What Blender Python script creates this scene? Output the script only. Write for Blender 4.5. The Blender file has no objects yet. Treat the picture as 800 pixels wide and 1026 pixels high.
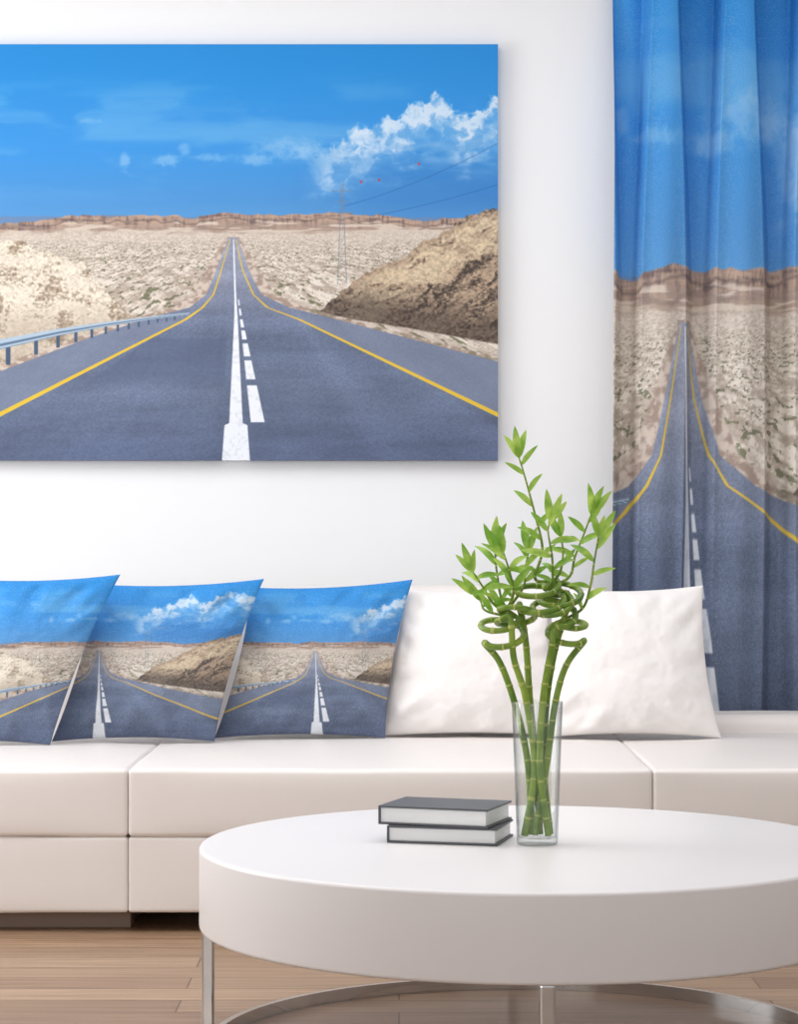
import bpy, bmesh, math, random
import numpy as np
from mathutils import Vector, Matrix
random.seed(4)
scene = bpy.context.scene
scene.view_settings.view_transform = 'Standard'
scene.view_settings.look = 'None'

# ------------------------------------------------------------ helpers
def s2l(c):
    c = np.clip(np.asarray(c, dtype=float), 0, 1)
    return np.where(c <= 0.04045, c/12.92, ((c+0.055)/1.055)**2.4)
def rgb(r, g, b):
    v = s2l([r/255., g/255., b/255.]); return (float(v[0]), float(v[1]), float(v[2]), 1)

def new_mat(name, col=(0.8,0.8,0.8,1), rough=0.5, metal=0.0, coat=0.0, spec=0.5):
    m = bpy.data.materials.new(name); m.use_nodes = True
    b = m.node_tree.nodes['Principled BSDF']
    b.inputs['Base Color'].default_value = col
    b.inputs['Roughness'].default_value = rough
    b.inputs['Metallic'].default_value = metal
    b.inputs['Coat Weight'].default_value = coat
    b.inputs['Specular IOR Level'].default_value = spec
    return m
def add_bump(m, scale, strength, dist=0.002, detail=3):
    nt = m.node_tree; b = nt.nodes['Principled BSDF']
    tc = nt.nodes.new('ShaderNodeTexCoord'); n = nt.nodes.new('ShaderNodeTexNoise')
    n.inputs['Scale'].default_value = scale; n.inputs['Detail'].default_value = detail
    bp = nt.nodes.new('ShaderNodeBump'); bp.inputs['Strength'].default_value = strength
    bp.inputs['Distance'].default_value = dist
    nt.links.new(tc.outputs['Object'], n.inputs['Vector'])
    nt.links.new(n.outputs['Fac'], bp.inputs['Height']); nt.links.new(bp.outputs['Normal'], b.inputs['Normal'])
def link(o, parent=None):
    scene.collection.objects.link(o)
    if parent: o.parent = parent
    return o
def empty(name, loc=(0,0,0)):
    e = bpy.data.objects.new(name, None); e.location = loc; e.empty_display_size = 0.1
    return link(e)
def mesh_obj(name, verts, faces, mats, parent=None, smooth=False, loc=(0,0,0), midx=None):
    me = bpy.data.meshes.new(name); me.from_pydata(verts, [], faces)
    for m in mats: me.materials.append(m)
    if midx is not None: me.polygons.foreach_set('material_index', midx)
    if smooth: me.polygons.foreach_set('use_smooth', [True]*len(me.polygons))
    me.update()
    o = bpy.data.objects.new(name, me); o.location = loc
    return link(o, parent)
def boxes_obj(name, boxes, mats, parent=None, loc=(0,0,0), rotz=0, bevel=0.0, seg=3):
    V, F, M = [], [], []
    for (x0,x1,y0,y1,z0,z1,mi) in boxes:
        b = len(V)
        V += [(x0,y0,z0),(x1,y0,z0),(x1,y1,z0),(x0,y1,z0),(x0,y0,z1),(x1,y0,z1),(x1,y1,z1),(x0,y1,z1)]
        for f in [(0,3,2,1),(4,5,6,7),(0,1,5,4),(1,2,6,5),(2,3,7,6),(3,0,4,7)]:
            F.append(tuple(b+i for i in f)); M.append(mi)
    o = mesh_obj(name, V, F, mats, parent, loc=loc, midx=M)
    o.rotation_euler = (0,0,rotz)
    if bevel > 0:
        md = o.modifiers.new('bevel','BEVEL'); md.width = bevel; md.segments = seg; md.limit_method='ANGLE'
    return o
def lathe(name, prof, mats, parent=None, loc=(0,0,0), n=96, close=False, autos=40):
    V, F = [], []
    for (r,z) in prof:
        for i in range(n):
            a = 2*math.pi*i/n; V.append((r*math.cos(a), r*math.sin(a), z))
    k = len(prof)
    for j in range(k if close else k-1):
        j2 = (j+1) % k
        for i in range(n):
            i2 = (i+1) % n
            F.append((j*n+i, j*n+i2, j2*n+i2, j2*n+i))
    o = mesh_obj(name, V, F, mats, parent, smooth=True, loc=loc)
    bm = bmesh.new(); bm.from_mesh(o.data)
    bmesh.ops.remove_doubles(bm, verts=bm.verts, dist=1e-6)
    bmesh.ops.recalc_face_normals(bm, faces=bm.faces)
    for e in bm.edges:
        if len(e.link_faces)==2 and e.calc_face_angle() > math.radians(autos): e.smooth = False
    bm.to_mesh(o.data); bm.free()
    return o

def rounded_box(name, x0,x1,y0,y1,z0,z1, r, mat, parent, puff=(0,0,0), wr=0.0, seed=0, nin=26):
    """soft upholstered block: rounded edges, faces swollen outward by puff (x,y,z)"""
    h = np.array([(x1-x0)/2,(y1-y0)/2,(z1-z0)/2]); c = np.array([(x0+x1)/2,(y0+y1)/2,(z0+z1)/2])
    def coords(a):
        hh = h[a]; e = hh - r
        ed = [e + r*math.tan(math.radians(45*t/4))/1.0 for t in (1,2,3,4)]
        inner = list(np.linspace(-e, e, nin))
        return [-x for x in ed[::-1]] + inner + ed
    bm = bmesh.new()
    for ax in range(3):
        a, b = [(1,2),(2,0),(0,1)][ax]
        ca, cb = coords(a), coords(b)
        for sgn in (-1,1):
            rows = []
            for u in ca:
                row = []
                for v in cb:
                    p = np.zeros(3); p[ax] = sgn*h[ax]; p[a]=u; p[b]=v
                    row.append(bm.verts.new(p))
                rows.append(row)
            for i in range(len(ca)-1):
                for j in range(len(cb)-1):
                    q = [rows[i][j], rows[i+1][j], rows[i+1][j+1], rows[i][j+1]]
                    bm.faces.new(q if sgn>0 else q[::-1])
    bmesh.ops.remove_doubles(bm, verts=bm.verts, dist=1e-5)
    rng = np.random.RandomState(seed); ph = rng.rand(8)*6.28
    for v in bm.verts:
        p = np.array(v.co); q = np.clip(p, -(h-r), h-r); d = p-q; L = np.linalg.norm(d)
        if L > 1e-9: p = q + d/L*r; nrm = d/L
        else: nrm = np.zeros(3)
        t = p/h
        for ax in range(3):
            a, b = [(1,2),(2,0),(0,1)][ax]
            w = max(0,1-t[a]**4)*max(0,1-t[b]**4)
            p[ax] += puff[ax]*w*nrm[ax]
        if wr:
            X = p+c
            p[2] += nrm[2]*wr*(math.sin(X[0]*9+ph[0])*math.sin(X[1]*7+ph[1])+0.5*math.sin(X[0]*23+X[1]*11+ph[2]))
            p[1] += nrm[1]*wr*0.6*(math.sin(X[0]*8+ph[3])+0.6*math.sin(X[0]*19+X[2]*14+ph[4]))
        v.co = p + c
    me = bpy.data.meshes.new(name); bm.to_mesh(me); bm.free()
    me.materials.append(mat); me.polygons.foreach_set('use_smooth',[True]*len(me.polygons))
    return link(bpy.data.objects.new(name, me), parent)

# ------------------------------------------------------------ printed landscape (procedural)
def vnoise(x, y, seed=0):
    xi = np.floor(x).astype(np.int64); yi = np.floor(y).astype(np.int64)
    xf = x-xi; yf = y-yi
    xf = xf*xf*(3-2*xf); yf = yf*yf*(3-2*yf)
    def hsh(a,b):
        n = (a*374761393 + b*668265263 + seed*1442695041) & 0x7fffffff
        n = ((n ^ (n >> 13))*1274126177) & 0x7fffffff
        n = n ^ (n >> 16)
        return (n % 65536)/65535.0
    return (hsh(xi,yi)*(1-xf)+hsh(xi+1,yi)*xf)*(1-yf) + (hsh(xi,yi+1)*(1-xf)+hsh(xi+1,yi+1)*xf)*yf
CR, SR = math.cos(0.6)*2.05, math.sin(0.6)*2.05
def fbm(x, y, oct=4, seed=0, gain=0.5):
    s = 0; a = 0.5; t = 0
    for i in range(oct):
        s = s + a*vnoise(x, y, seed+i*17); t += a; a *= gain; x, y = CR*x-SR*y+11.3, SR*x+CR*y+5.7
    return s/t
def ridged(x, y, oct=4, seed=0):
    s = 0; a = 0.5; t = 0
    for i in range(oct):
        s = s + a*(1-np.abs(2*vnoise(x, y, seed+i*13)-1)); t += a; a *= 0.55; x, y = CR*x-SR*y+1.3, SR*x+CR*y+7.7
    return s/t
def sst(a, b, x):
    t = np.clip((x-a)/(b-a), 0, 1); return t*t*(3-2*t)
def mixc(A, B, t):
    return A*(1-t[...,None]) + B*t[...,None]
def C(r,g,b): return np.array([r,g,b])/255.
def band(v, lo, hi, s=0.6):
    return np.clip((v-lo)/s+0.5,0,1)*np.clip((hi-v)/s+0.5,0,1)
def landscape(x, y):
    sh = x.shape
    # sky
    t = np.clip((y-44)/175.,-0.6,1)
    A = np.ones(sh+(3,))
    col = mixc(A*C(44,154,228), A*C(58,146,220), sst(0,0.5,t))
    col = mixc(col, A*C(80,146,208), sst(0.5,1.0,t))
    col = mixc(col, A*C(34,124,200), 0.5*sst(-0.6,0.0,-t))
    col = mixc(col, A*C(54,120,190), 0.6*sst(260,420,x)*sst(120,190,y))
    cir = sst(0.40,0.8,fbm(x/110.+fbm(x/40.,y/20.,2,2), y/22., 5, 3))*sst(60,110,y)*(1-sst(165,212,y))*(1-.4*sst(300,420,x))
    col = mixc(col, A*C(118,180,226), 0.5*cir)
    col = mixc(col, A*C(96,158,212), 0.35*sst(195,218,y))
    # cumulus bank on the right
    top = np.interp(x, [290,325,345,358,372,388,402,412,424,436,446,456,470,484,500,530,600],[164,156,140,128,125,118,120,108,104,91,98,112,116,102,93,88,100])
    wx = x+ (fbm(x/9.,y/9.,3,18)-.5)*14; wy = y+(fbm(x/9.,y/9.,3,19)-.5)*14
    n1 = ridged(wx/17., wy/15., 4, 21)
    d = (wy-top) + (n1-0.55)*22
    body = sst(-1,8,d)*sst(296,350,x)
    bot = 1-sst(14,70,y-top+(fbm(x/20.,y/8.,4,8)-.5)*46)
    puffn = .55*fbm(wx/13., wy/11., 5, 31)+.45*ridged(wx/14.,wy/12.,4,33)
    shade = sst(0.36,0.70,puffn + 0.14*(1-sst(0,34,y-top))-.05)
    cc = mixc(A*C(126,178,224), A*C(208,224,240), shade)
    col = mixc(col, cc, np.clip(body*bot*(.50+.45*shade),0,1))
    # veil under the bank
    col = mixc(col, A*C(122,174,220), .5*sst(.38,.7,fbm(x/40.,y/7.,4,37))*sst(280,350,x)*sst(128,145,y)*(1-sst(162,186,y)))
    for (cx,cy,rx,ry,op) in [(125,162,6,12,.5),(168,160,14,8,.5),(184,150,7,8,.4),(214,158,22,5,.4),(256,160,18,7,.5),(288,148,34,13,.45),(312,152,28,9,.5),(90,121,14,3,.3)]:
        g = np.exp(-((x-cx)/rx)**2-((y-cy)/ry)**2)
        mm = sst(0.28,0.85, g*0.6+0.75*g**.3*(ridged(x/9.+wy*.02,y/7.,4,int(cx))-.35))
        col = mixc(col, A*C(160,200,234), mm*op)
    # power cables and marker balls
    for (xa,ya,xb,yb,sag) in [(343,222,505,183,6),(343,207,505,140,12)]:
        tt = (x-xa)/(xb-xa); yy = ya+(yb-ya)*tt+sag*4*tt*(1-tt)*0.5
        col = mixc(col, A*C(40,95,165), 0.45*band(y-yy,-0.5,0.5)*(tt>0)*(tt<1))
    for (cx,cy) in [(362,182),(380,180),(420,164)]:
        col = mixc(col, A*C(176,80,92), 1-sst(0.9,1.9,np.hypot(x-cx,y-cy)))
    # hazy ridge behind, then far mesas as layered cliffs
    m0 = 217.2 + 3*(fbm(x/60.,x*0+9,3,40)-.5)*2
    col = mixc(col, A*C(112,134,168), 0.75*sst(-0.8,0.8,y-m0))
    mt = 219.5 + 4.5*(fbm(x/38., x*0+3, 3, 44)-0.5)*2 + 1.8*(vnoise(x/6.,x*0,9)-.5) - 2.5*sst(60,66,x)*(1-sst(175,185,x)) - 3.5*sst(195,202,x)*(1-sst(390,430,x)) + 4*(1-sst(0,55,x))
    mm = sst(-0.5,0.5,y-mt)
    st = fbm(x/22., y/1.7, 4, 51); gul = ridged(x/4., y/14., 3, 55)
    mes = mixc(A*C(112,94,94), A*C(186,160,142), sst(0.30,0.70,.55*st+.45*gul))
    mes = mixc(mes, A*C(170,150,138), 0.7*sst(mt+6,mt+12,y))
    mes = mixc(mes, A*C(222,210,196), 0.75*sst(.46,.60,fbm(x/26.,y/2.6,3,58))*sst(mt+5,mt+8,y))
    q = 3*(vnoise(x/9.,x*0,59)-.5)
    mes = mixc(mes, A*C(98,86,86), 0.5*band(y-mt, 4.6+q, 6.2+q, 1.2))
    m2 = 226.5 + 4*(fbm(x/22.,x*0+1,3,48)-.5)*2
    mes = mixc(mes, A*C(150,132,122), 0.8*band(y-m2,0,2.2,1.0)*sst(.42,.52,fbm(x/50.,x*0,2,49)))
    col = mixc(col, mes, mm)
    # desert plain in perspective
    dep = np.maximum(y-221., 4.0)
    gx = (x-235)/dep; gz = 120./dep
    pm = sst(230,235,y+(fbm(x/12.,y/4.,3,61)-.5)*6)
    n = fbm(gx*9, gz*9, 6, 71, 0.6)
    fine = fbm(x/1.8, y/1.2, 2, 72)
    pl = mixc(A*C(176,162,148), A*C(228,219,208), sst(0.32,0.64,.72*n+.28*fine))
    pl = mixc(pl, A*C(166,150,138), 0.45*sst(0.56,0.72,fbm(gx*3, gz*5,4,75)))
    pl = mixc(pl, A*C(206,194,182), 0.5*(1-sst(232,262,y)))
    shr = sst(0.63,0.69,fbm(gx*15, gz*15,3,81))*sst(236,250,y)
    pl = mixc(pl, A*C(100,102,74), shr*0.75)
    col = mixc(col, pl, pm)
    # left chalk cliff, eroded
    lt = np.interp(x,[-400,-100,-40,-4,4,24,32,50,60,84,90,98,108,114,124,150],[205,225,230,237,241,242,250,252,258,262,276,282,292,302,308,345]) + (fbm(x/5.,x*0,4,91)-.5)*7
    lm = sst(-1,1,y-lt)*(1-sst(120,150,x))
    wx = x+(fbm(x/12.,y/12.,3,92)-.5)*18; wy=y+(fbm(x/12.,y/12.,3,93)-.5)*10
    gu = ridged((wx+wy*.5)/15., (wy-wx*.3)/34., 5, 96); fi = fbm(x/2.2,y/1.8,3,97)
    n = .34*fbm(wx/30.+y/30., (wy-wx*.12)/4., 4, 95,.6)+.40*gu+.26*fi
    lc = mixc(A*C(150,132,112), A*C(230,219,202), sst(0.34,0.60,n))
    lc = mixc(lc, A*C(142,124,104), 0.55*(1-sst(.20,.34,gu)))
    lc = mixc(lc, A*C(164,148,130), 0.45*sst(300,340,y+(n-.5)*40))
    lc = lc*(0.88+.22*fi)[...,None]
    col = mixc(col, lc, lm)
    # right rocky hill
    rt = np.interp(x,[300,322,338,352,372,392,408,420,440,452,468,485,500,560,700],[325,310,296,284,270,262,258,246,236,228,218,212,207,196,190]) + (fbm(x/6.,x*0,4,101)-.5)*9
    rb = np.interp(x,[300,325,400,500,700],[312,316,327,345,380])
    rm = sst(-1,1,y-rt)*(1-sst(-1,1,y-rb))*sst(312,322,x)
    wx = x+(fbm(x/14.,y/14.,3,110)-.5)*22; wy=y+(fbm(x/14.,y/14.,3,111)-.5)*12
    gul = ridged((wx+wy*.75)/18., (wy-wx*.3)/44., 5, 104)
    str_ = fbm(wx/60., (wy+wx*.42)/3.6, 4, 105)
    fine = fbm(x/2.4, y/1.9, 3, 106)
    v = .40*gul+.34*str_+.26*fine
    rc = mixc(A*C(78,68,62), A*C(176,154,132), sst(0.36,0.60,v))
    hl = sst(0.49,0.57,.45*fbm(wx/18.,wy/8.,4,108)+.30*gul+.25*str_)*sst(2,12,y-rt)*(1-sst(30,62,y-rt))
    rc = mixc(rc, A*C(216,198,168), 0.75*hl)
    rc = mixc(rc, A*C(60,52,48), 0.6*(1-sst(.22,.36,gul)))
    rc = mixc(rc, A*C(72,62,57), 0.65*sst(-44,-8,y-rb+(gul-.6)*34))
    rc = rc*(0.80+.38*fine)[...,None]
    col = mixc(col, rc, rm)
    # road geometry
    ro = np.interp(y,[238,270,295,308,318,362,461,600],[238,249,262,290,330,498,880,1300])
    lo = np.interp(y,[238,270,295,308,318,340,372,461,600],[229,217,207,190,150,85,0,-230,-590])
    ly = np.interp(y,[238,270,295,308,320,415,461,600],[231,222,214,203,186,0,-90,-362])
    ry = np.interp(y,[238,270,295,308,320,415,461,600],[236,243,254,268,300,498,594,884])
    w = np.interp(y,[236,260,300,330,461],[1.5,8,16,14,26])
    sm = (y>237)*sst(-2,2,x-(lo-w))*sst(-2,2,(ro+w)-x)
    scol = mixc(A*C(164,144,132), A*C(208,194,182), sst(.35,.65,fbm(x/5.,y/3.,4,120)))
    scol = mixc(scol, A*C(112,110,88), 0.5*sst(.5,.65,fbm(x/8.,y/3.,3,123))*(x>300))
    col = mixc(col, scol, sm*1.0)
    # asphalt
    rm = sst(-0.8,0.8,x-lo)*sst(-0.8,0.8,ro-x)*sst(237,239,y)
    a = mixc(A*C(150,156,176), A*C(104,116,142), sst(250,345,y))
    a = mixc(a, A*C(92,104,132), sst(390,461,y))
    g = fbm(x/1.6, y/1.1, 2, 131); a = a*(0.90+0.20*g)[...,None]
    g = fbm(x/70., y/12., 4, 135); a = a*(0.90+0.20*g)[...,None]
    g = fbm((x-236)/dep*6, y/200., 3, 137); a = a*(0.92+0.16*g)[...,None]
    patch = sst(338,340,y)*sst(0,2,(228-(y-340)*.03)-x)*sst(0,2,x-(150-(y-340)*1.5))*(1-sst(372,392,y))
    a = mixc(a, A*C(86,98,126), patch*0.5)
    outer = np.clip(sst(0,4,x-ry)+sst(0,4,ly-x),0,1)*sst(305,330,y)
    a = mixc(a, A*C(136,146,166), outer*0.5)
    col = mixc(col, a, rm)
    # yellow edge lines
    yw = np.interp(y,[238,300,320,415,461],[0.35,0.9,2.0,4.8,6])
    for e in (ly, ry):
        col = mixc(col, A*C(232,194,60), band(x-e,-yw,yw,1.0)*(y>240)*0.92)
    # white centre lines
    cx = np.interp(y,[238,318,461,600],[234,236.5,236.5,236.5]); hw = np.interp(y,[238,300,318,424,426,461,600],[0.5,1.0,1.7,6.8,11.5,14,26])
    wear = 0.9+0.1*sst(.3,.45,fbm(x/3.,y/3.,3,140))
    col = mixc(col, A*C(234,238,245), band(x-cx,-hw,hw,0.9)*(y>240)*wear)
    cx = np.interp(y,[300,318,424],[239,241.5,258.5]); hw = np.interp(y,[300,318,424],[0.6,1.2,7])
    on = 0
    for (a0,a1) in [(300,306),(309,316),(320,328),(331,340),(344,357),(361,380),(386,423)]:
        on = on + band(y,a0,a1,1.0)
    col = mixc(col, A*C(234,238,245), band(x-cx,-hw,hw,0.9)*np.clip(on,0,1)*wear)
    # guard rail
    gy = np.interp(x,[-200,0,60,110,160,205],[400,340,329,322,316,312]); gt = np.interp(x,[-200,0,100,205],[18,10,5,1.2])
    for (px_,hh,ww) in [(-60,40,4),(-22,32,3.5),(8,27,3),(36,22,2.5),(58,19,2.2),(76,16,2),(92,14,1.8),(106,12,1.6),(118,11,1.5),(129,10,1.4),(139,9,1.2),(149,8,1.1),(158,7,1),(167,7,1),(175,6,1)]:
        gg = np.interp(px_,[-200,0,60,110,160,205],[400,340,329,322,316,312])
        col = mixc(col, A*C(72,92,118), band(x,px_-ww*0.8,px_+ww*0.8,0.8)*band(y,gg,gg+hh,0.8))
    tt = (y-gy)/np.maximum(gt,0.5)
    rail = band(y-gy,0,gt,0.8)*(x<190)
    rc = mixc(A*C(174,194,212), A*C(90,112,140), sst(0.35,0.55,tt)*(1-sst(0.6,0.8,tt))+sst(.85,1,tt)*.8)
    col = mixc(col, rc, rail)
    # pylon
    pc = A*C(122,130,146)
    for dx in (-1,1):
        e = 343 + dx*np.interp(y,[185,285],[0.8,4.5]); col = mixc(col, pc, 0.75*band(x-e,-0.4,0.4,0.8)*band(y,184,285))
    e = 343+np.interp(y,[185,285],[0.8,4.5])*np.sin(y/np.interp(y,[185,285],[2.2,4.5])); col = mixc(col, pc, 0.45*band(x-e,-0.4,0.4,0.8)*band(y,184,285))
    for (yy,hw) in [(191,11),(202,7),(213,12)]:
        col = mixc(col, pc, 0.65*band(y,yy-.4,yy+.4,.8)*band(x,343-hw,343+hw))
    return np.clip(col,0,1)

def print_mat(name, weave=0.0, rough=0.75, translucent=0.0, freq=520):
    m = new_mat(name, rough=rough, spec=0.2); nt = m.node_tree; b = nt.nodes['Principled BSDF']
    at = nt.nodes.new('ShaderNodeAttribute'); at.attribute_name = 'Print'
    src = at.outputs['Color']
    if weave > 0:
        tc = nt.nodes.new('ShaderNodeTexCoord')
        mp = nt.nodes.new('ShaderNodeMapping'); mp.inputs['Scale'].default_value = (freq*.6,freq*.1,freq)
        n = nt.nodes.new('ShaderNodeTexNoise'); n.inputs['Scale'].default_value = 1.0; n.inputs['Detail'].default_value = 1
        nt.links.new(tc.outputs['Object'], mp.inputs['Vector']); nt.links.new(mp.outputs['Vector'], n.inputs['Vector'])
        rp = nt.nodes.new('ShaderNodeMapRange'); rp.inputs['From Min'].default_value=0.45; rp.inputs['From Max'].default_value=0.75
        rp.inputs['To Max'].default_value = weave
        nt.links.new(n.outputs['Fac'], rp.inputs['Value'])
        mx = nt.nodes.new('ShaderNodeMix'); mx.data_type='RGBA'
        mx.inputs[7].default_value = (0.62,0.74,0.85,1)
        nt.links.new(rp.outputs['Result'], mx.inputs[0]); nt.links.new(src, mx.inputs[6])
        src = mx.outputs[2]
    nt.links.new(src, b.inputs['Base Color'])
    if translucent > 0:
        out = nt.nodes['Material Output']; tr = nt.nodes.new('ShaderNodeBsdfTranslucent'); ms = nt.nodes.new('ShaderNodeMixShader')
        ms.inputs[0].default_value = translucent
        nt.links.new(src, tr.inputs['Color']); nt.links.new(b.outputs[0], ms.inputs[1]); nt.links.new(tr.outputs[0], ms.inputs[2])
        nt.links.new(ms.outputs[0], out.inputs['Surface'])
    return m

def quad_faces(ny, nx, off=0, flip=False):
    i = np.arange(ny-1)[:,None]*nx + np.arange(nx-1)[None,:] + off
    q = np.stack([i, i+1, i+1+nx, i+nx], -1).reshape(-1,4)
    if flip: q = q[:, ::-1]
    return q
def grid_obj(name, P, Fq, cols, mat, parent=None, smooth=True, loc=(0,0,0)):
    me = bpy.data.meshes.new(name)
    me.from_pydata(P.tolist(), [], Fq.tolist())
    if cols is not None:
        ca = me.color_attributes.new(name='Print', type='FLOAT_COLOR', domain='POINT')
        rgba = np.ones((len(P),4), dtype=np.float32); rgba[:,:3] = s2l(cols)
        ca.data.foreach_set('color', rgba.ravel())
    me.materials.append(mat)
    me.polygons.foreach_set('use_smooth', [smooth]*len(me.polygons)); me.update()
    o = bpy.data.objects.new(name, me); o.location = loc
    return link(o, parent)

# ------------------------------------------------------------ materials
m_wall = new_mat('wall_paint', rgb(243,244,245), 0.8, spec=0.2); add_bump(m_wall, 60, 0.05)
m_ceil = new_mat('ceiling_paint', rgb(242,243,244), 0.9, spec=0.1)
m_leather = new_mat('white_leather', rgb(238,232,228), 0.45, spec=0.4); add_bump(m_leather, 160, 0.12, 0.001)
m_cotton = new_mat('white_cotton', rgb(244,240,238), 0.85, spec=0.15); add_bump(m_cotton, 14, 0.25, 0.01, 4)
m_lacq = new_mat('white_lacquer', rgb(235,232,232), 0.35, spec=0.4)
m_chrome = new_mat('chrome', (0.6,0.6,0.6,1), 0.1, 1.0)
m_cover = new_mat('book_cover_grey', rgb(84,86,90), 0.45); add_bump(m_cover, 200, 0.1, 0.0006)
m_page = new_mat('book_pages', rgb(240,240,240), 0.8)
nt = m_page.node_tree
tc = nt.nodes.new('ShaderNodeTexCoord'); w = nt.nodes.new('ShaderNodeTexWave'); w.bands_direction='Z'; w.inputs['Scale'].default_value=260; w.inputs['Distortion'].default_value=0.6
bp = nt.nodes.new('ShaderNodeBump'); bp.inputs['Strength'].default_value=0.3; bp.inputs['Distance'].default_value=0.0005
nt.links.new(tc.outputs['Object'], w.inputs['Vector']); nt.links.new(w.outputs['Fac'], bp.inputs['Height']); nt.links.new(bp.outputs['Normal'], nt.nodes['Principled BSDF'].inputs['Normal'])
m_foot = new_mat('walnut_plinth', rgb(134,114,100), 0.5)
m_stalk = new_mat('bamboo_green', rgb(112,150,40), 0.35)
nt = m_stalk.node_tree; tc = nt.nodes.new('ShaderNodeTexCoord'); n = nt.nodes.new('ShaderNodeTexNoise'); n.inputs['Scale'].default_value=22
cr = nt.nodes.new('ShaderNodeValToRGB'); cr.color_ramp.elements[0].position=.35; cr.color_ramp.elements[0].color=rgb(90,126,30); cr.color_ramp.elements[1].position=.65; cr.color_ramp.elements[1].color=rgb(146,172,60)
nt.links.new(tc.outputs['Object'], n.inputs['Vector']); nt.links.new(n.outputs['Fac'], cr.inputs['Fac']); nt.links.new(cr.outputs['Color'], nt.nodes['Principled BSDF'].inputs['Base Color'])
m_node = new_mat('bamboo_node', rgb(178,186,96), 0.5)
m_leaf = new_mat('bamboo_leaf', rgb(138,190,52), 0.4)
nt = m_leaf.node_tree; tc = nt.nodes.new('ShaderNodeTexCoord'); n = nt.nodes.new('ShaderNodeTexNoise'); n.inputs['Scale'].default_value=30
cr = nt.nodes.new('ShaderNodeValToRGB'); cr.color_ramp.elements[0].position=.35; cr.color_ramp.elements[0].color=rgb(124,178,56); cr.color_ramp.elements[1].position=.65; cr.color_ramp.elements[1].color=rgb(194,224,108)
nt.links.new(tc.outputs['Object'], n.inputs['Vector']); nt.links.new(n.outputs['Fac'], cr.inputs['Fac']); b = nt.nodes['Principled BSDF']; nt.links.new(cr.outputs['Color'], b.inputs['Base Color'])
tr = nt.nodes.new('ShaderNodeBsdfTranslucent'); ms = nt.nodes.new('ShaderNodeMixShader'); ms.inputs[0].default_value=.35
nt.links.new(cr.outputs['Color'], tr.inputs['Color']); nt.links.new(b.outputs[0], ms.inputs[1]); nt.links.new(tr.outputs[0], ms.inputs[2]); nt.links.new(ms.outputs[0], nt.nodes['Material Output'].inputs['Surface'])
# thin clear glass
m_glass = bpy.data.materials.new('clear_glass'); m_glass.use_nodes=True; nt=m_glass.node_tree; nt.nodes.clear()
out=nt.nodes.new('ShaderNodeOutputMaterial'); t=nt.nodes.new('ShaderNodeBsdfTransparent')
g=nt.nodes.new('ShaderNodeBsdfGlossy'); g.inputs['Roughness'].default_value=0.02
lw=nt.nodes.new('ShaderNodeLayerWeight'); lw.inputs['Blend'].default_value=0.5
pw=nt.nodes.new('ShaderNodeMath'); pw.operation='POWER'; pw.inputs[1].default_value=3.0
mr=nt.nodes.new('ShaderNodeMapRange'); mr.inputs['To Min'].default_value=0.04; mr.inputs['To Max'].default_value=0.5
cr=nt.nodes.new('ShaderNodeMix'); cr.data_type='RGBA'; cr.inputs[6].default_value=(0.97,0.98,0.975,1); cr.inputs[7].default_value=(0.48,0.52,0.52,1)
ms=nt.nodes.new('ShaderNodeMixShader'); nt.links.new(lw.outputs['Facing'],pw.inputs[0]); nt.links.new(pw.outputs[0],mr.inputs['Value']); nt.links.new(pw.outputs[0],cr.inputs[0]); nt.links.new(cr.outputs[2],t.inputs['Color'])
nt.links.new(mr.outputs[0],ms.inputs[0]); nt.links.new(t.outputs[0],ms.inputs[1]); nt.links.new(g.outputs[0],ms.inputs[2]); nt.links.new(ms.outputs[0],out.inputs['Surface'])
# wood floor
m_floor = new_mat('oak_planks', rough=0.3, spec=0.5); nt=m_floor.node_tree; b=nt.nodes['Principled BSDF']
tc=nt.nodes.new('ShaderNodeTexCoord'); br=nt.nodes.new('ShaderNodeTexBrick'); br.offset=0.37; br.offset_frequency=2
br.inputs['Scale'].default_value=1.0; br.inputs['Brick Width'].default_value=1.15; br.inputs['Row Height'].default_value=0.115
br.inputs['Mortar Size'].default_value=0.0018; br.inputs['Mortar'].default_value=rgb(96,68,48)
br.inputs['Color1'].default_value=rgb(182,152,124); br.inputs['Color2'].default_value=rgb(142,112,88); br.inputs['Bias'].default_value=0
mp=nt.nodes.new('ShaderNodeMapping'); mp.inputs['Scale'].default_value=(1.6,26,1); n=nt.nodes.new('ShaderNodeTexNoise'); n.inputs['Scale'].default_value=2.2; n.inputs['Detail'].default_value=6
cr=nt.nodes.new('ShaderNodeValToRGB'); cr.color_ramp.elements[0].position=.3; cr.color_ramp.elements[0].color=(.60,.56,.53,1); cr.color_ramp.elements[1].position=.7; cr.color_ramp.elements[1].color=(1.06,1.05,1.04,1)
mx=nt.nodes.new('ShaderNodeMix'); mx.data_type='RGBA'; mx.blend_type='MULTIPLY'; mx.inputs[0].default_value=.85
nt.links.new(tc.outputs['Object'],br.inputs['Vector']); nt.links.new(tc.outputs['Object'],mp.inputs['Vector']); nt.links.new(mp.outputs[0],n.inputs['Vector'])
nt.links.new(n.outputs['Fac'],cr.inputs['Fac']); nt.links.new(br.outputs['Color'],mx.inputs[6]); nt.links.new(cr.outputs['Color'],mx.inputs[7]); nt.links.new(mx.outputs[2],b.inputs['Base Color'])

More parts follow.
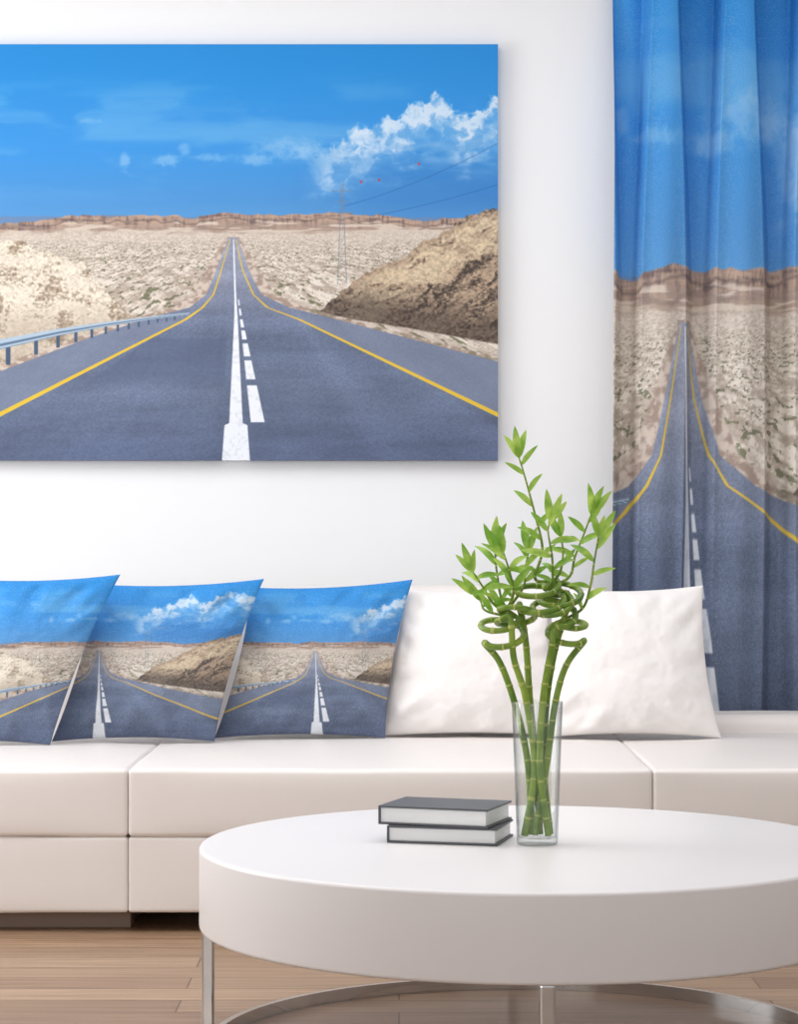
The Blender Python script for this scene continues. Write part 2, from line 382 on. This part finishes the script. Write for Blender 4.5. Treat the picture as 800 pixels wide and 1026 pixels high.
# ------------------------------------------------------------ room
WY = 6.70
boxes_obj('floor', [(-3,3,-2.5,WY+.1,-0.1,0,0)], [m_floor])
boxes_obj('wall_back', [(-3,3,WY,WY+.1,0,2.95,0)], [m_wall])
boxes_obj('wall_left', [(-3.1,-3,-2.5,WY+.1,0,2.95,0)], [m_wall])
boxes_obj('wall_right', [(3,3.1,-2.5,WY+.1,0,2.95,0)], [m_wall])
boxes_obj('ceiling', [(-3.1,3.1,-2.5,WY+.1,2.95,3.05,0)], [m_ceil])
boxes_obj('baseboard_back', [(-3,3,WY-.015,WY,0,.09,0)], [m_ceil], bevel=.003)

# ------------------------------------------------------------ canvas print
cx0,cx1,cz0,cz1 = -1.321,0.287,1.128,2.334; SC=345.8
nx,ny = 900,680
xs = np.linspace(cx0,cx1,nx); zs = np.linspace(cz0,cz1,ny)
xs = np.concatenate([[cx0],xs,[cx1]]); zs = np.concatenate([[cz0],zs,[cz1]])
X,Z = np.meshgrid(xs,zs); Y = np.full_like(X, 6.662)
Y[0,:]=Y[-1,:]=WY-0.001; Y[:,0]=Y[:,-1]=WY-0.001
cols = landscape(400+X*SC, 540-(Z-.9)*SC).reshape(-1,3)
grid_obj('canvas_wall_art', np.stack([X,Y,Z],-1).reshape(-1,3), quad_faces(ny+2,nx+2), cols, print_mat('canvas_print_ink', 0.0, 0.6), smooth=False)

# ------------------------------------------------------------ curtain
nx,ny = 640,720
s = np.linspace(0,1,nx); zs = np.linspace(0.03,2.80,ny)
S,Z = np.meshgrid(s,zs)
hgt = (Z-.03)/2.77
X = 0.618 + S*1.16 - 0.016*(1-hgt)*(1-S)
arc = S*1.16
# pleats: broad recessed valleys at the heading that narrow downwards
ph = 2*np.pi*((arc-0.055)/0.20) + 0.5*np.sin(arc*7+0.5) + 0.35*(1-hgt)*np.sin(Z*1.6+arc*6)
cth = np.cos(ph)
lo_ = 0.30 - 0.95*sst(0.55,0.98,hgt)
valley = sst(lo_, lo_+0.70, cth)
fold2 = np.sin(ph*2.0+1.1+0.7*np.sin(Z*1.5+arc*4))
A1 = 0.070+0.042*sst(0.5,1.0,hgt)
Y = 6.528 + A1*valley - 0.010*fold2*(1-0.6*hgt) + 0.003*np.sin(Z*5+S*31)
cols = landscape(235+(X-.818)*283., 238+(1.515-Z)*151.).reshape(-1,3)
cur = empty('curtain', (0,0,0))
grid_obj('curtain_fabric', np.stack([X,Y,Z],-1).reshape(-1,3), quad_faces(ny,nx), cols, print_mat('curtain_linen', 0.14, 0.85, 0.05, 420), parent=cur)
def cyl_x(name,x0,x1,y,z,r,mat,parent):
    V,F=[],[]
    for x in (x0,x1):
        for i in range(24):
            a=2*math.pi*i/24; V.append((x,y+r*math.cos(a),z+r*math.sin(a)))
    for i in range(24): F.append((i,(i+1)%24,24+(i+1)%24,24+i))
    F.append(tuple(range(23,-1,-1))); F.append(tuple(range(24,48)))
    return mesh_obj(name,V,F,[mat],parent)
cyl_x('curtain_rod',0.52,1.9,6.565,2.82,0.014,m_chrome,cur)
boxes_obj('rod_bracket_1',[(0.56,0.58,6.565,6.70,2.81,2.83,0)],[m_chrome],cur)
boxes_obj('rod_bracket_2',[(1.84,1.86,6.565,6.70,2.81,2.83,0)],[m_chrome],cur)

# ------------------------------------------------------------ sofa
sofa = empty('sofa')
mods = [(-1.82,-.6202),(-.6198,.5798),(.5802,1.78)]
for i,(a,b_) in enumerate(mods):
    rounded_box(f'seat_cushion_{i+1}', a,b_,5.25,6.25 if i<2 else 6.26,.2195,.374,.010, m_leather, sofa, (0.0,.006,.004), .0014, i)
    rounded_box(f'seat_base_{i+1}', a,b_,5.254,6.40,.045,.2192,.008, m_leather, sofa, (0,.004,0), .0008, i+7)
rounded_box('backrest_1', -1.82,-.6202,6.20,6.42,.21,.765,.05, m_leather, sofa, (0,.02,.006), .002, 20)
rounded_box('backrest_2', -.6198,.5798,6.20,6.42,.21,.765,.05, m_leather, sofa, (0,.02,.006), .002, 21)
rounded_box('low_back_rail', .5802,1.78,6.24,6.42,.21,.419,.03, m_leather, sofa, (0,.004,.004), .001, 22)
boxes_obj('plinth_1', [(-1.75,-.62,5.315,6.2,0,.047,0)], [m_foot], sofa, bevel=.003)
boxes_obj('plinth_2', [(-.30,.30,5.315,6.2,0,.047,0)], [m_foot], sofa, bevel=.003)
boxes_obj('plinth_3', [(.9,1.7,5.315,6.2,0,.047,0)], [m_foot], sofa, bevel=.003)

# ------------------------------------------------------------ pillows
def pillow(D, TL, TR, BR, BL, T, mat, img=None, n=60, lean=0.10, seed=0, k=0.07):
    u = np.linspace(-1,1,n); U,V = np.meshgrid(u,u)
    uu = U*(1-k*(1-V**2)**1.0*np.abs(U)**2); vv = V*(1-k*0.75*(1-U**2)*np.abs(V)**2)
    a=(uu+1)/2; b_=(vv+1)/2
    def bl(i): return (BL[i]*(1-a)+BR[i]*a)*(1-b_)+(TL[i]*(1-a)+TR[i]*a)*b_
    X=bl(0); Z=bl(1)
    zb=min(BL[1],BR[1])
    prof = (np.clip(1-U**2,0,1)*np.clip(1-V**2,0,1))
    th = T*(0.62*prof**0.42+0.38*prof)
    edge = (1-U**2)*(1-V**2)
    ang=np.arctan2(V,U); rad=np.hypot(U,V)
    wr = 0.012*(fbm(X*9+seed*3.1,Z*9,4,seed)-.5)*2 + 0.009*np.sin(ang*11+seed)*sst(.45,1.0,rad)*(fbm(ang*2,rad*2,2,seed+5))
    wr += 0.004*np.sin(ang*23+seed*2)*sst(.7,1.15,rad)
    wr *= sst(0,0.25,edge)
    base = D + lean*(Z-zb)/0.4*1.0
    front = np.stack([X, base-th-wr, Z],-1).reshape(-1,3)
    back = np.stack([X, base+th*0.8, Z],-1).reshape(-1,3)
    P = np.concatenate([front,back]); F = np.concatenate([quad_faces(n,n), quad_faces(n,n,n*n,True)])
    cols=None
    if img:
        vx,vz,sx,sz = img
        cc = landscape(235+(X-vx)*sx, 238+(vz-Z)*sz).reshape(-1,3)*0.95
        cols = np.concatenate([cc,cc])
    return grid_obj('throw_pillow', P, F, cols, mat)
m_pil = print_mat('pillow_printed_canvas', 0.14, 0.85, 0, 560)
pillow(5.80,(-1.133,.799),(-.715,.809),(-.881,.380),(-1.284,.380),.065,m_pil,(-.755,.618,867,1014),260,.09,1)
pillow(5.90,(-.790,.782),(-.352,.796),(-.474,.380),(-.892,.380),.065,m_pil,(-.771,.613,867,1014),260,.09,2)
pillow(6.00,(-.391,.772),(.036,.793),(-.036,.380),(-.482,.380),.065,m_pil,(-.216,.608,867,1014),260,.07,3)
pillow(6.06,(.010,.766),(.401,.768),(.435,.380),(-.058,.380),.085,m_cotton,None,110,.05,4,.06)
pillow(6.00,(.400,.770),(.804,.777),(.842,.380),(.362,.380),.095,m_cotton,None,110,.08,5,.08)

# ------------------------------------------------------------ coffee table
TX,TY,TZ = .2245,4.04,.366
tab = empty('coffee_table',(TX,TY,0))
R=.574; zb=TZ-.141
prof=[(0.0001,TZ)]
for i in range(7):
    a=math.pi/2*(1-i/6); prof.append((R-.007+.007*math.cos(a), TZ-.007+.007*math.sin(a)))
for i in range(7):
    a=-math.pi/2*(i/6); prof.append((R-.007+.007*math.cos(a), zb+.007+.007*math.sin(a)))
prof.append((0.0001,zb))
lathe('table_top', prof, [m_lacq], tab, n=192, autos=60)
r0,r1=.549,.561
lathe('base_ring', [(r0,.0),(r1,.0),(r1,.024),(r0,.024)], [m_chrome], tab, n=160, close=True)
for i,a in enumerate((0,90,180,270)):
    boxes_obj(f'leg_{i+1}', [(.549,.571,-.0125,.0125,0,zb+.002,0)], [m_chrome], tab, rotz=math.radians(a), bevel=.004)

# ------------------------------------------------------------ books
def book(name, loc, w_, d_, h_, rot):
    c=.0035
    bx=[(-w_/2,w_/2,-d_/2,d_/2,0,c,0),(-w_/2,w_/2,-d_/2,d_/2,h_-c,h_,0),(-w_/2,-w_/2+c,-d_/2,d_/2,c,h_-c,0),
        (-w_/2+c,w_/2-.005,-d_/2+.004,d_/2-.004,c,h_-c,1)]
    return boxes_obj(name,bx,[m_cover,m_page],loc=loc,rotz=rot,bevel=.0008,seg=2)
book('book',(.092,4.085,TZ+.0005),.198,.145,.030,math.radians(-14))
book('book',(.083,4.092,TZ+.031),.202,.150,.033,math.radians(-19))

# ------------------------------------------------------------ vase + lucky bamboo
VX,VY=.242,4.02
plant=empty('lucky_bamboo_in_glass_vase',(VX,VY,TZ+.0005))
lathe('glass_vase', [(.0001,.0),(.033,.0),(.0352,.002),(.0358,.006),(.0445,.248),(.0440,.2495),(.0432,.2485),(.0340,.014),(.0335,.012),(.0001,.012)], [m_glass], plant, n=72, autos=50)
def catmull(pts, m=10):
    pts=[Vector(p) for p in pts]; P=[pts[0]*2-pts[1]]+pts+[pts[-1]*2-pts[-2]]; out=[]
    for i in range(1,len(P)-2):
        for j in range(m):
            t=j/m; a,b_,c_,d_=P[i-1],P[i],P[i+1],P[i+2]
            out.append(0.5*((2*b_)+(c_-a)*t+(2*a-5*b_+4*c_-d_)*t*t+(3*b_-a-3*c_+d_)*t**3))
    out.append(pts[-1]); return out
SV,SF,SM=[],[],[]
def resample(pts, step):
    out=[pts[0]]; acc=0
    for a,b_ in zip(pts[:-1],pts[1:]):
        L=(b_-a).length
        while acc+L>=step:
            t=(step-acc)/L; a=a+(b_-a)*t; out.append(a.copy()); L=(b_-a).length; acc=0
            if L<1e-9: break
        acc+=L
    out.append(pts[-1]); return out
def tube(pts, r_fn, V,F,M, sides=10, nodes=0.034, mat=0, matn=1):
    pts=resample(pts,.003); N=None; base=len(V); dist=0; off=random.random()*nodes
    flags=[]
    for i,p in enumerate(pts):
        t=(pts[min(i+1,len(pts)-1)]-pts[max(i-1,0)]).normalized()
        if N is None: N=t.orthogonal().normalized()
        else: N=(N-t*N.dot(t)).normalized()
        B=t.cross(N)
        if i: dist+=(p-pts[i-1]).length
        k=((dist+off)%nodes)/nodes
        isn = k<0.05 or k>0.95
        flags.append(isn)
        r=r_fn(i/(len(pts)-1))*(1.14 if isn else 1.0)
        for j in range(sides):
            a=2*math.pi*j/sides; V.append(tuple(p+N*(r*math.cos(a))+B*(r*math.sin(a))))
    for i in range(len(pts)-1):
        for j in range(sides):
            F.append((base+i*sides+j,base+i*sides+(j+1)%sides,base+(i+1)*sides+(j+1)%sides,base+(i+1)*sides+j))
            M.append(matn if flags[i] else mat)
    F.append(tuple(base+j for j in range(sides-1,-1,-1))); M.append(mat)
    e=base+(len(pts)-1)*sides; F.append(tuple(e+j for j in range(sides))); M.append(mat)
LV,LF=[],[]
def leaf(base, tip, width, up=Vector((0,-1,.3)), droop=.12):
    base=Vector(base); tip=Vector(tip); d=tip-base; L=d.length; t=d.normalized()
    side=t.cross(up)
    if side.length<1e-3: side=t.orthogonal()
    side.normalize(); nrm=side.cross(t).normalized()
    b0=len(LV); n=9
    for i in range(n+1):
        s_=i/n; w_=width*(math.sin(math.pi*min(1,s_**0.75))**0.9)*(1 if s_<.999 else 0)+ (0.0006 if i<n else 0)
        c=base+d*s_ + nrm*(droop*L*math.sin(math.pi*s_)) - Vector((0,0,1))*(droop*L*s_*s_*0.6)
        f=nrm*(w_*0.35)
        LV.extend([tuple(c-side*w_+f),tuple(c),tuple(c+side*w_+f)])
    for i in range(n):
        a=b0+i*3; LF.append((a,a+1,a+4,a+3)); LF.append((a+1,a+2,a+5,a+4))
K=1/568.
def L3(px,py,dy=0): return Vector(((px-536)*K, dy, (845-py)*K))
stalks=[
 ([(531,836,.006),(527,765,.012),(514,706,.012),(499,665,.012)],(500,632,.0),.040,22,200,1.45,1,.42),
 ([(523,836,-.010),(533,770,-.010),(524,700,-.016),(512,660,-.024)],(514,618,-.006),.036,16,250,1.35,-1,-.32),
 ([(539,836,.012),(535,770,.012),(529,700,.014),(525,645,.014)],(538,598,.0),.044,24,170,1.6,1,.38),
 ([(547,836,-.006),(538,770,-.016),(541,700,-.020),(549,650,-.028)],(553,612,-.004),.040,20,270,1.4,1,.48),
 ([(533,836,.0),(545,770,.004),(554,706,.006),(565,668,.008)],(567,632,.004),.036,20,-20,1.35,-1,.36),
 ([(549,836,.010),(543,770,.018),(546,705,.020),(554,655,.022)],(560,598,.012),.038,18,60,1.4,1,.4),
]
ends=[]
for (path,cc,r,rise,a0,turns,dr,tilt) in stalks:
    pts=[L3(*p) for p in path]; c=L3(*cc)
    n=int(turns*10)
    for i in range(n+1):
        t=i/n; a=math.radians(a0)+dr*2*math.pi*turns*t; rr=r*(0.78+.22*math.sin(math.pi*min(1,t*1.3)))
        pts.append(c+Vector((rr*math.cos(a), rr*0.8*math.sin(a), (-rise/2+rise*t)*K + rr*tilt*math.sin(a))))
    pts=catmull(pts,8)
    tube(pts, lambda t: .0063-.0012*t, SV,SF,SM)
    ends.append(pts[-1])
shoots=[
 (0,[(494,608,.0),(482,590,-.01),(472,575,-.015)],6),(0,[(502,606,.0),(496,575,.01),(494,552,.012)],6),
 (1,[(512,596,-.01),(508,575,-.02),(502,556,-.02)],5),
 (2,[(534,582,.0),(541,552,.0),(533,515,.0),(523,478,.0),(518,462,.0)],8),
 (3,[(552,585,-.01),(550,560,-.02),(546,535,-.02),(548,525,-.02)],6),
 (4,[(580,612,.0),(588,590,-.01),(592,565,-.01),(596,540,-.015)],6),
 (5,[(568,580,.01),(574,560,.015),(584,535,.02),(590,518,.015)],6),
 (5,[(558,576,.0),(562,556,.01),(560,540,.012)],4),
 (1,[(522,590,.0),(524,572,.01),(528,555,.015)],5),
 (0,[(486,614,.01),(480,604,.02),(474,598,.02)],4),
]
rnd=random.Random(23)
for (ei,pth,nl) in shoots:
    pts=catmull([ends[ei]]+[L3(*p) for p in pth],8)
    tube(pts, lambda t: .0030-.0016*t, SV,SF,SM, sides=8, nodes=.02)
    n=len(pts)
    for i in range(nl):
        t=0.28+0.62*i/max(1,nl-1); p=pts[int(t*(n-1))]
        sgn = 1 if i%2 else -1
        az=rnd.uniform(-.9,.9); el=rnd.uniform(.1,1.0)
        L=rnd.uniform(.036,.060)
        d=Vector((sgn*math.cos(az)*math.cos(el), math.sin(az)*math.cos(el), math.sin(el)))
        leaf(p, p+d*L, L*rnd.uniform(.09,.115), up=Vector((rnd.uniform(-.4,.4),-1,.5)), droop=rnd.uniform(.05,.18))
    for q in (-.45,.15,.6)[:3 if nl>5 else 2]:
        d=(pts[-1]-pts[-5]).normalized()+Vector((q,rnd.uniform(-.2,.2),.25)); d.normalize()
        L=rnd.uniform(.042,.064)
        leaf(pts[-1], pts[-1]+d*L, L*.11, up=Vector((rnd.uniform(-.3,.3),-1,.2)), droop=.08)
mesh_obj('stalks',SV,SF,[m_stalk,m_node],plant,smooth=True,midx=SM)
mesh_obj('leaves',LV,LF,[m_leaf],plant,smooth=True)

# ------------------------------------------------------------ lights
def area(name, loc, rot, sx, sy, power, col=(1,1,1)):
    l=bpy.data.lights.new(name,'AREA'); l.shape='RECTANGLE'; l.size=sx; l.size_y=sy; l.energy=power; l.color=col
    o=bpy.data.objects.new(name,l); o.location=loc; o.rotation_euler=[math.radians(a) for a in rot]; return link(o)
area('ceiling_light',(-.3,4.5,2.92),(0,0,0),4.0,2.2,58,(.985,.99,1))
area('studio_softbox',(-1.6,-1.2,1.9),(82,0,-16),2.4,1.8,36,(.985,.99,1))
area('added_side_light',(-2.9,4.8,1.5),(0,-90,0),1.6,1.8,50,(.985,.99,1))  # added lamp by the left wall, rakes folds and pillows; no window there
w=bpy.data.worlds.new('World'); scene.world=w; w.use_nodes=True
w.node_tree.nodes['Background'].inputs[0].default_value=(.97,.985,1,1); w.node_tree.nodes['Background'].inputs[1].default_value=0.75

# ------------------------------------------------------------ camera
cd=bpy.data.cameras.new('camera'); cam=bpy.data.objects.new('camera',cd); link(cam)
cam.location=(0,0,.90); cam.rotation_euler=(math.radians(90),0,0)
cd.sensor_fit='VERTICAL'; cd.sensor_height=36; cd.sensor_width=36; cd.lens=2303/1026*36; cd.shift_y=27/1026
cd.clip_start=.05
scene.camera=cam
